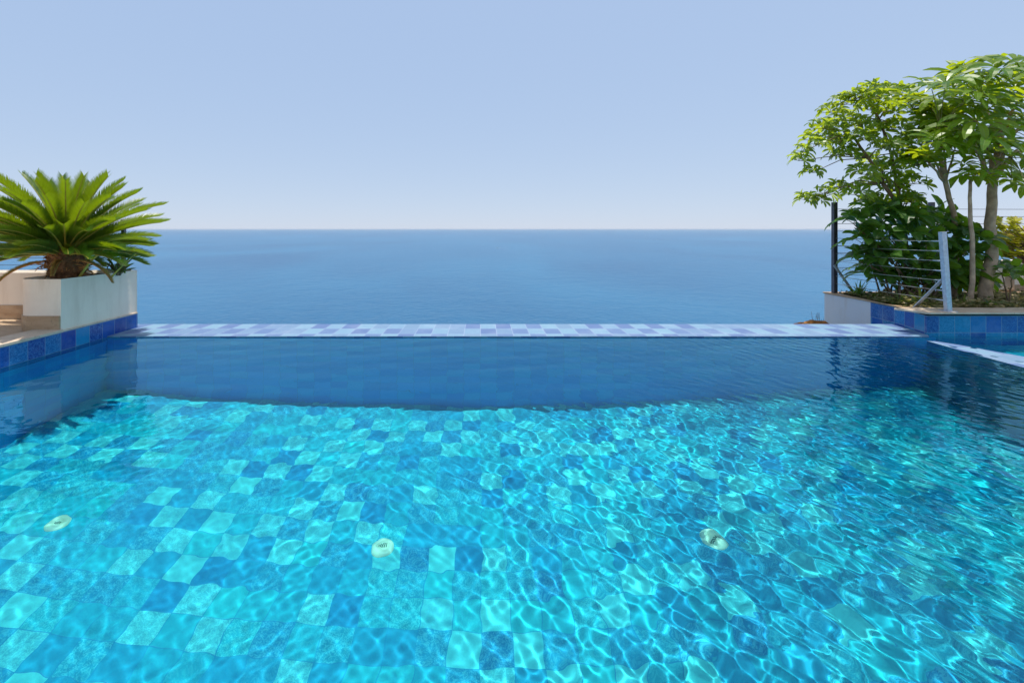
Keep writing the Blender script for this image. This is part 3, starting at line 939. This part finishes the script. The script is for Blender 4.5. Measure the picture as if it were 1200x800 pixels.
# ---- big-leaved dark shrub filling the planter
base = at(1065, 355, 6.55); base.z = .255
te = thing('broad_leaf_shrub', 'dense dark green shrub with broad hanging leaves behind the cables', 'shrub', base)
tr = MB(); cr = MB()
cells = [(1000, 262, 6.2), (1020, 255, 6.3), (1045, 252, 6.2), (1065, 258, 6.1), (1085, 262, 6.2), (1010, 285, 6.2), (1035, 278, 6.1), (1060, 280, 6.0),
         (1085, 285, 6.0), (1005, 305, 6.3), (1025, 300, 6.2), (1050, 305, 6.0), (1075, 308, 5.95), (1098, 290, 6.1), (1020, 325, 6.3), (1045, 330, 6.2),
         (1070, 330, 6.1), (1092, 320, 6.0), (1110, 270, 6.3), (1125, 275, 6.2), (1130, 300, 6.0), (1120, 318, 6.0), (1140, 285, 5.95), (1105, 330, 6.1),
         (1060, 265, 6.6), (1040, 300, 6.7), (1080, 300, 6.7), (1020, 315, 6.6), (1100, 310, 6.6), (1125, 330, 6.2), (1140, 330, 6.4), (1100, 255, 6.5)]
for x, y, d in cells:
    tip = at(x, y, d + .35)
    src = base + Vector((rr.uniform(-.25, .45), rr.uniform(-.2, .3), 0))
    limb(tr, [src, src.lerp(tip, .6) + Vector((0, 0, .06)), tip], .014, .006, rr, .01, 5)
    head(cr, tip, (rr.uniform(-.4, .4), -.5, .5), 3, .10, 6, .30, .125, 1.5, rr, -.1, .3)
tr.build('stem', M['twig'], te, smooth=True)
cr.build('foliage', [M['leaf_dark'], M['petiole']], te)

base = at(1182, 345, 6.1); base.z = .255
tg = thing('broad_leaf_shrub', 'small broad-leaved sapling with hanging leaves right of the thick trunk', 'shrub', base)
tr = MB(); cr = MB()
for x, y, d in ((1186, 326, 6.0), (1174, 320, 6.2)):
    tip = at(x, y, d)
    limb(tr, [base, base.lerp(tip, .6), tip], .012, .006, rr, .006, 5)
    head(cr, tip, (.3, -.5, .4), 3, .10, 5, .24, .09, 1.3, rr, -.2, .35)
tr.build('stem', M['twig'], tg, smooth=True)
cr.build('foliage', [M['leaf_dark'], M['petiole']], tg)

# ---- yellow-green shrub at the right edge
base = at(1228, 335, 7.0); base.z = .255
ty = thing('yellow_shrub', 'rounded shrub of small yellow green leaves behind the thick trunk', 'shrub', base)
tr = MB(); cr = MB()
for k in range(190):
    x = rr.uniform(1164, 1240); y = rr.uniform(256 if x < 1190 else 268, 305)
    if x < 1175 and y > 292: continue
    tip = at(x, y, 7.0 + rr.uniform(-.25, .25))
    limb(tr, [base + Vector((rr.uniform(-.05, .3), 0, 0)), base.lerp(tip, .7) + Vector((.12, 0, .05)), tip], .008, .004, rr, .01, 5)
    rosette(cr, tip, (rr.uniform(-.4, .4), -.5, 1), 8, .085, .045, .25, rr, 1.0)
    rosette(cr, tip + Vector((0, 0, -.03)), (rr.uniform(-.4, .4), -.3, 1), 6, .08, .045, .4, rr, 1.3)
tr.build('stem', M['twig'], ty, smooth=True)
cr.build('foliage', [M['leaf_yellow'], M['petiole']], ty)

# ---- strap-leaved tufts
def tuft(base, n, L, W, label, mat, rr, spread=.8, name='strap_plant'):
    base = up(base)
    t = thing(name, label, 'plant', base, None)
    mb = MB()
    for k in range(n):
        az = rr.uniform(0, 6.28); e = rr.uniform(1 - spread, 1.0)
        d = Vector((math.cos(az) * (1 - e * e) ** .5, math.sin(az) * (1 - e * e) ** .5, e))
        b = base + Vector((rr.uniform(-.05, .05), rr.uniform(-.05, .05), 0))
        leaflet(mb, b, d, Vector((-d.x, -d.y, 1)), L * rr.uniform(.6, 1.1), W * rr.uniform(.7, 1.2), rr.uniform(.6, 1.7), rr)
    mb.build('foliage', mat, t)
    return t
def soilpt(x, d): return ((x - VX) * d / FPX, d, .255)
tuft(soilpt(1006, 6.95), 46, .30, .018, 'dark grassy tuft beside the tall dark corner post', M['leaf_dark'], rr, .7)
tuft(soilpt(1024, 6.7), 30, .22, .016, 'small grassy tuft under the small-leaved tree near the wall edge', M['leaf_grass'], rr, .8)
tuft(soilpt(1078, 5.98), 40, .30, .024, 'yellow green strap-leaved plant behind the slanted galvanised brace', M['leaf_grass'], rr, .75)
tuft(soilpt(1052, 6.15), 34, .24, .020, 'low strap-leaved plant hanging over the blue tiled wall', M['leaf_grass'], rr, .9)
tuft(soilpt(1163, 5.84), 60, .15, .030, 'small bright green bushy plant in front of the thick trunk', M['leaf_dark'], rr, .8, 'leafy_plant')
tuft(soilpt(1128, 5.9), 26, .2, .02, 'short strap-leaved plant right of the galvanised post', M['leaf_grass'], rr, .8)

# ---- ground cover of small leaves and dry litter over the planter soil
mb = MB()
for k in range(9000):
    y = 5.73 + (7.15 - 5.73) * rr.random() ** 1.6
    x = rr.uniform(5.66 + max(0, (y - 6.3)) * .05, 9.6)
    hgt = .04 + .07 * (0.5 + .5 * math.sin(x * 5.1 + 1.3 * math.sin(y * 6))) * (0.6 + .4 * math.sin(x * 13 + y * 7))
    c = Vector((x, y, .256 + abs(rr.gauss(0, 1)) * hgt * .6))
    n_ = Vector((rr.uniform(-.7, .7), rr.uniform(-1.0, .3), 1)).normalized()
    az = rr.uniform(0, 6.28)
    d = Vector((math.cos(az), math.sin(az), rr.uniform(-.2, .5)))
    leaflet(mb, c, d, n_, rr.uniform(.03, .07), rr.uniform(.024, .045), rr.uniform(0, .8), rr)
tag(mb.build('ground_cover', M['leaf_cover']), kind='stuff')

# ---------------------------------------------------------------- ochre rock beyond the rim
def rock(c, r, label):
    bm = bmesh.new()
    bmesh.ops.create_icosphere(bm, subdivisions=4, radius=1)
    rs = random.Random(9)
    from mathutils import noise
    for v in bm.verts:
        n = noise.noise(v.co * 1.7) * .28 + noise.noise(v.co * 5) * .10 + noise.noise(v.co * 12) * .04
        v.co = v.co * (1 + n)
        v.co = Vector((v.co.x * r[0], v.co.y * r[1], v.co.z * r[2]))
    me = bpy.data.meshes.new('rock'); bm.to_mesh(me); bm.free()
    for p in me.polygons: p.use_smooth = True
    me.materials.append(M['rock'])
    t = thing('ochre_rock', label, 'rock', c)
    o = bpy.data.objects.new('stone', me); COL.objects.link(o); o.parent = t
    mb = MB()
    for k in range(9):
        b = up(c) + Vector((rs.uniform(-.02, .2), rs.uniform(-.1, .1), r[2] * .7))
        e = b + Vector((rs.uniform(-.04, .04), 0, rs.uniform(.08, .2)))
        mb.tube([b, e], [.004, .002], 4)
    mb.build('dry_stalk', M['twig'], t)
rock(at(953, 391, 6.75), (.30, .24, .20), 'orange brown rock with dry stalks showing just beyond the overflow rim')

# ---------------------------------------------------------------- boat far out
bp = at(583, 291, FPX * (CAM_H - SEA_Z) / (291 - VY)); bp.z = SEA_Z
bt = thing('motor_boat', 'tiny white motor boat trailing a wake far out on the sea', 'boat', bp)
mb = MB()
st = [(-9, 2.0, .9), (-4, 2.4, 1.0), (3, 2.2, 1.2), (8, 1.1, 1.6), (10.5, .08, 1.9)]
rows = []
for x, w, h in st:
    rows.append([bp + Vector(p) for p in ((x, -w, h), (x, -w * .8, .2), (x, 0, -.4), (x, w * .8, .2), (x, w, h), (x, 0, h + .1), (x, -w, h))])
mb.grid(rows)
mb.face([rows[0][k] for k in range(5)])
mb.build('hull', M['boat_white'], bt)
mb = MB()
mb.prism([(bp.x - 5, bp.y - 1.6), (bp.x + 2, bp.y - 1.6), (bp.x + 4.5, bp.y - .8), (bp.x + 4.5, bp.y + .8), (bp.x + 2, bp.y + 1.6), (bp.x - 5, bp.y + 1.6)], SEA_Z + 1.0, SEA_Z + 2.6)
mb.build('cabin', M['boat_white'], bt, bevel=.2)
mb = MB(); mb.box(bp.x - 4, bp.x + 1.8, bp.y - 1.65, bp.y - 1.61, SEA_Z + 1.7, SEA_Z + 2.3); mb.build('window', M['boat_glass'], bt)
rsx = random.Random(4)
mb = MB()
for k in range(60):
    x = bp.x + 9 + k * .9; w = 1.2 + k * .05
    if rsx.random() < .25: continue
    yy = bp.y + rsx.uniform(-w, w)
    mb.box(x - rsx.uniform(.5, 1.2), x + rsx.uniform(.5, 1.2), yy - .9, yy + .9, SEA_Z - .1, SEA_Z + rsx.uniform(.1, .5))
tag(mb.build('wake', M['boat_white']), kind='structure')

# ---------------------------------------------------------------- sea haze
def haze_box():
    mb = MB(); mb.box(-175000, 175000, -3000, 142000, SEA_Z - 6, 12)
    o = mb.build('haze', [])
    m = bpy.data.materials.new('haze'); m.use_nodes = True
    nt = m.node_tree
    nt.nodes.remove(nt.nodes['Principled BSDF'])
    v = nt.nodes.new('ShaderNodeVolumePrincipled')
    v.inputs['Color'].default_value = (0.86, 0.92, 1.0, 1)
    v.inputs['Density'].default_value = 0.000012
    nt.links.new(v.outputs[0], nt.nodes['Material Output'].inputs['Volume'])
    o.data.materials.append(m)
    return tag(o, kind='stuff')
haze_box()
